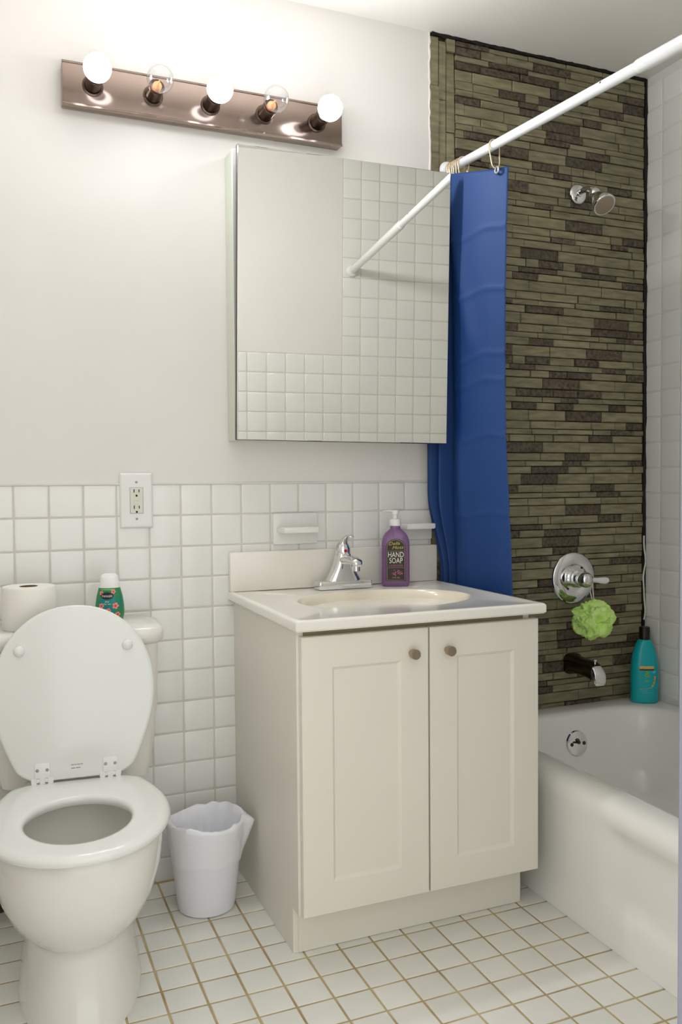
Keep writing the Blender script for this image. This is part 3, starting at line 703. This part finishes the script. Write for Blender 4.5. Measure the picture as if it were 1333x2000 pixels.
va = thing('shower_valve', 'round chrome shower valve with lever on the stone wall', 'valve', (1.717, -.004, .757))
b = B(); lathe(b, [(.086, 0), (.0855, .004), (.080, .0085), (.066, .012), (.048, .0125), (.045, .0105), (.036, .0105)], 56, FACE); part('escutcheon', b, 'chrome', va, True, 50)
for s in ((.028, .033), (-.028, -.033)):
    b = B(); lathe(b, [(.004, .0), (.0035, .002), (0, .002)], 12, T((s[0], -.0115, s[1])) @ FACE); part('screw', b, 'socket', va)
b = B(); lathe(b, [(.030, .008), (.029, .030), (.026, .033), (.021, .034), (.020, .048), (.024, .052), (.0245, .070), (.019, .080), (.010, .085), (0, .086)], 36, FACE); hb = part('hub', b, 'chrome', va, True, 40)
b = B(); rings = []
for x, hy, hz, dz in ((.006, .010, .012, 0), (.022, .008, .0085, -.001), (.04, .006, .0075, -.003), (.06, .0055, .010, -.005), (.075, .005, .0115, -.006), (.086, .0045, .010, -.006), (.092, .003, .006, -.006), (.094, .001, .002, -.006)):
    rings.append([(x, -.066 + hy * math.cos(2 * PI * i / 18), dz + hz * math.sin(2 * PI * i / 18)) for i in range(18)])
loft(b, rings); part('lever', b, 'white', va, True, 60, 'white lever handle')

lo = thing('bath_pouf', 'lime green mesh bath pouf hanging from the shower valve lever', 'bath sponge', (1.722, -.104, .634))
b = B(); bmesh.ops.create_icosphere(b, subdivisions=5, radius=1)
for v in b.verts:
    p = v.co.normalized()
    big = noise.noise(p * 1.9 + Vector((3, 7, 1))); w_ = p * 2.3 + Vector((noise.noise(p * 2), noise.noise(p * 2 + Vector((9, 0, 0))), noise.noise(p * 2 + Vector((0, 9, 0))))) * 1.5
    rid = 1 - abs(noise.noise(w_)) * 2.2; rid2 = 1 - abs(noise.noise(w_ * 2.3)) * 2
    r = .058 + .018 * big + .011 * rid + .002 * rid2
    v.co = Vector((p.x * r * 1.08, p.y * r * .82, p.z * r * .92))
part('net_ball', b, 'loofah', lo, True, 80)
b = B(); tube(b, bez([(.006, .006, .05), (.012, .020, .095), (.017, .027, .126), (.018, .034, .1295), (.017, .041, .118), (.012, .034, .09), (.006, .012, .05)], 5), .0017, 6); part('hanging_cord', b, 'cord', lo)

sp = thing('tub_spout', 'chrome tub spout with diverter knob low on the stone wall', 'spout', (1.712, -.004, .474))
def sring(y, hx, zt, zb):
    zm = (zt + zb) / 2; hz = (zt - zb) / 2; return [(q[0], y, zm + q[1]) for q in sq(hx, hz, 0, 0, 4, 28)]
b = B(); loft(b, [sring(*a) for a in ((0, .032, .034, -.032), (-.012, .032, .034, -.032), (-.02, .027, .029, -.026), (-.07, .0255, .027, -.024), (-.11, .0245, .024, -.028), (-.128, .0235, .017, -.036))]); spb = part('spout_body', b, 'reflchrome', sp, True, 45, 'chrome spout body, dark stone reflection painted into its colour')
b = B(); loft(b, [sring(*a) for a in ((-.1275, .0232, .016, -.0355), (-.136, .0228, .010, -.040), (-.144, .022, .0, -.044), (-.1465, .020, -.006, -.042))]); part('spout_lip', b, 'chrome', spb, True, 45, 'bright chrome lip')
b = B(); lathe(b, [(.003, .0), (.003, .012), (.007, .014), (.0075, .019), (.004, .021), (0, .021)], 16, T((0, -.118, .016))); part('diverter_knob', b, 'chrome', sp)

# ------------------------------------------------------------------ shampoo bottle
sb = thing('shampoo_bottle', 'teal shampoo bottle with black cap on the tub corner', 'bottle', (1.957, -.072, RZm + .0004), -.45)
def tb(hx, hy, z): return sq(hx, hy, z, 0, 2.3, 44)
b = B(); loft(b, [tb(.040, .026, 0), tb(.044, .029, .004), tb(.045, .030, .012), tb(.045, .030, .095), tb(.0435, .029, .13), tb(.040, .027, .155), tb(.034, .024, .178), tb(.027, .0215, .196), tb(.0205, .0195, .207), tb(.017, .017, .211)]); tbm = part('bottle_body', b, 'teal', sb, True, 60)
b = B(); lathe(b, [(.0175, .2105), (.0175, .249), (.016, .252), (0, .252)], 32); part('cap', b, 'black', sb, True, 40)
def tdec(bm, x, z, rx, rz, lift=.0006, n=18, rot=0, shape='e'):
    vs = []
    for k in (1.0, .5):
        vs.append([])
        pts = [(math.cos(2 * PI * i / n), math.sin(2 * PI * i / n)) for i in range(n)] if shape == 'e' else [(-1, -1), (-.33, -1), (.33, -1), (1, -1), (1, 1), (.33, 1), (-.33, 1), (-1, 1)]
        for cx, cy in pts:
            u, v = k * rx * cx, k * rz * cy; X = x + u * math.cos(rot) - v * math.sin(rot); Z = z + u * math.sin(rot) + v * math.cos(rot)
            vs[-1].append((X, -.030 * max(0, 1 - (abs(X) / .045) ** 2.3) ** (1 / 2.3) - lift, Z))
    loft(bm, vs, False, True)
b = B(); tdec(b, .0, .116, .024, .0045, .0004, shape='b'); part('brand_shadow', b, 'label', tbm)
b = B(); tdec(b, .0, .121, .0235, .0048, .0008, shape='b'); part('brand_bar', b, 'gold', tbm)
b = B(); merge(b, text_bm('&', .030, .0003), T((.001, -.0312, .099)) @ FACE); part('monogram', b, 'lime', tbm, False)
b = B(); tdec(b, .0, .076, .008, .002); part('oval_print', b, 'lime', tbm)
b = B(); tdec(b, .024, .106, .006, .0045); part('drop_print', b, 'paleblue', tbm)
for i in range(7):
    t = i / 6; b = B(); tdec(b, .027 - .012 * t * t, .088 - .034 * t, .0042 - .0012 * t, .0032, .0007, 10, .8)
    part('leaf_print', b, 'salmon' if i < 2 else ('gold' if i % 2 else 'lime'), tbm)
for k, (zb, xa, xb) in enumerate(((.048, -.022, .014), (.043, -.018, .002), (.037, -.012, .02))):
    b = B()
    for i in range(9):
        t = i / 8; tdec(b, xa + (xb - xa) * t, zb + .007 * t * t * (k == 0), .0026, .0006, .0007, 8)
    part('wave_print', b, 'paleblue' if k else 'gold', tbm)

# ------------------------------------------------------------------ curtain rod
RA, RB = Vector((1.250, -.006, 2.020)), Vector((1.297, YF + .002, 1.948))
def rodp(y): return RA.lerp(RB, (RA.y - y) / (RA.y - RB.y))
ro = thing('curtain_rod', 'white telescopic shower curtain rod crossing above the tub edge', 'curtain rod', RA)
def rl(y): return rodp(y) - RA
b = B(); tube(b, [rl(-.002), rl(-.80)], .0128, 24); part('inner_tube', b, 'rod', ro, True, 50)
b = B(); tube(b, [rl(-.795), rl(-.797), rl(-.803), rl(YF + .01)], [.0128, .0148, .0155, .0155], 24); part('outer_tube', b, 'rod', ro, True, 50)
for y0, y1 in ((-.002, -.016), (YF + .006, YF + .02)):
    b = B(); tube(b, [rl(y0), rl((y0 + y1) / 2), rl(y1)], [.027, .025, .017], 24); part('end_flange', b, 'rod', ro, True, 40)
b = B(); p = rl(-.69); lathe(b, [(.0026, 0), (.0026, .0006)], 12, T(p + Vector((-.0120, 0, .0042))) @ RY(-PI / 2 + .33)); part('screw_hole', b, 'hole', ro)

# ------------------------------------------------------------------ curtain
cu = thing('shower_curtain', 'blue shower curtain bunched at the wall end of the rod', 'curtain', (1.2, -.2, .42))
path = [(1.168, -.020), (1.200, -.026), (1.240, -.030), (1.205, -.036), (1.166, -.042), (1.205, -.048), (1.246, -.052), (1.215, -.058), (1.184, -.064), (1.214, -.068), (1.243, -.072), (1.236, -.076), (1.224, -.082), (1.222, -.100), (1.230, -.135), (1.240, -.175), (1.250, -.215), (1.262, -.255), (1.274, -.285)]
pp = bez([(x, y, 0) for x, y in path], 5); npp = len(pp)
b = B(); nz = 240; rings = []
for k in range(nz + 1):
    t = k / nz; ring = []
    for i, p in enumerate(pp):
        s = i / (npp - 1); mainp = sm(.60, .72, s)
        ztop = 1.982 - .006 * math.sin(s * 40) * (1 - mainp) - .040 * sm(.62, 1, s)
        z = ztop + (.40 - ztop) * t
        low = sm(1.05, .80, z)                          # squeezed between vanity and tub lower down
        x, y = p.x, p.y
        wob = noise.noise(Vector((s * 6, z * 1.6, 3.1))) * .006 + noise.noise(Vector((s * 14, z * 3.2, 8))) * .003
        tight = .35 + .65 * sm(1.95, 1.6, z)           # folds are tighter at the hooks
        xc_ = 1.230; x = xc_ + (x - xc_) * (tight + (1 - tight) * mainp) + wob
        # soft diagonal bend and packing creases on the flat front panel
        if mainp > 0:
            x += mainp * (.006 * math.sin((s - .66) * 9 + z * 2.2))
            for cz in (1.78, 1.61, 1.43, 1.355, 1.20, .98): x -= mainp * .0028 * math.exp(-((z - cz - .05 * (s - .8) - .006 * math.sin(s * 30)) / .007) ** 2)
            x -= mainp * (.007 * math.exp(-((s - .68 - .33 * (1.93 - z)) / .035) ** 2) * sm(1.40, 1.52, z) + .005 * math.exp(-((s - .74 - .10 * (1.2 - z)) / .03) ** 2) * sm(1.25, 1.15, z))
            y += mainp * (s - .66) * (-.13 * sm(1.35, .6, z) + .02 * math.sin(z * 5.0))
        x = x + low * (1.236 + (x - 1.225) * .42 - x) * (1 - mainp * .8)
        ring.append((x - 1.2, y + .2, z - .42))
    rings.append(ring)
loft(b, rings, False, False, closed=False); cobj = part('cloth', b, 'curtain', cu, True, 80)
sol = cobj.modifiers.new('thick', 'SOLIDIFY'); sol.thickness = .0008
gy = -.262; gz = 1.936
b = B(); 
for i in range(1): 
    ringpts = [(.0, .0082 * math.cos(2 * PI * k / 20), .0082 * math.sin(2 * PI * k / 20)) for k in range(21)]
    tube(b, [Vector((1.2585 - 1.2, gy + .2, gz - .42)) + Vector(q) for q in ringpts], .0030, 8, False)
part('grommet', b, 'chrome', cu, True, 80)
# hooks
def hook(y, dx, drop, lab, grp, tilt=0.0, dyb=0.0):
    c = rodp(y); t = thing('curtain_hook', lab, 'hook', c, tilt, grp)
    R_ = .0158
    pts = [(-.006, dyb, -drop), (-.012, dyb * .8, -drop + .008), (-.015, dyb * .5, -drop + .03), (-R_ - .001, 0, -.008)] + [(-R_ * math.cos(a), 0, R_ * math.sin(a)) for a in (.3, .8, 1.3, 1.85, 2.4, 2.9)] + [(R_ + .001, 0, -.01), (.014, dyb * .4, -.03), (.012, dyb * .7, -drop + .018), (.005, dyb, -drop + .002)]
    b = B(); tube(b, bez(pts, 5), .0020, 8); wr = part('wire', b, 'brass', t, True, 80)
    b = B()
    bmesh.ops.create_uvsphere(b, u_segments=10, v_segments=8, radius=.0032, matrix=T((.005, dyb, -drop + .002))); part('ball_tip', b, 'brass', t)
hook(-.250, 0, .068, 'pale brass curtain hook at the free edge of the blue curtain', 'brass curtain hooks on the rod', 0, -.012)
for i, y in enumerate((-.026, -.036, -.045, -.054, -.063, -.074, -.092)):
    hook(y, 0, .040, 'pale brass curtain hook, %s from the wall in the bunch on the rod' % ('first', 'second', 'third', 'fourth', 'fifth', 'sixth', 'seventh')[i], 'brass curtain hooks on the rod', jitter(.25))
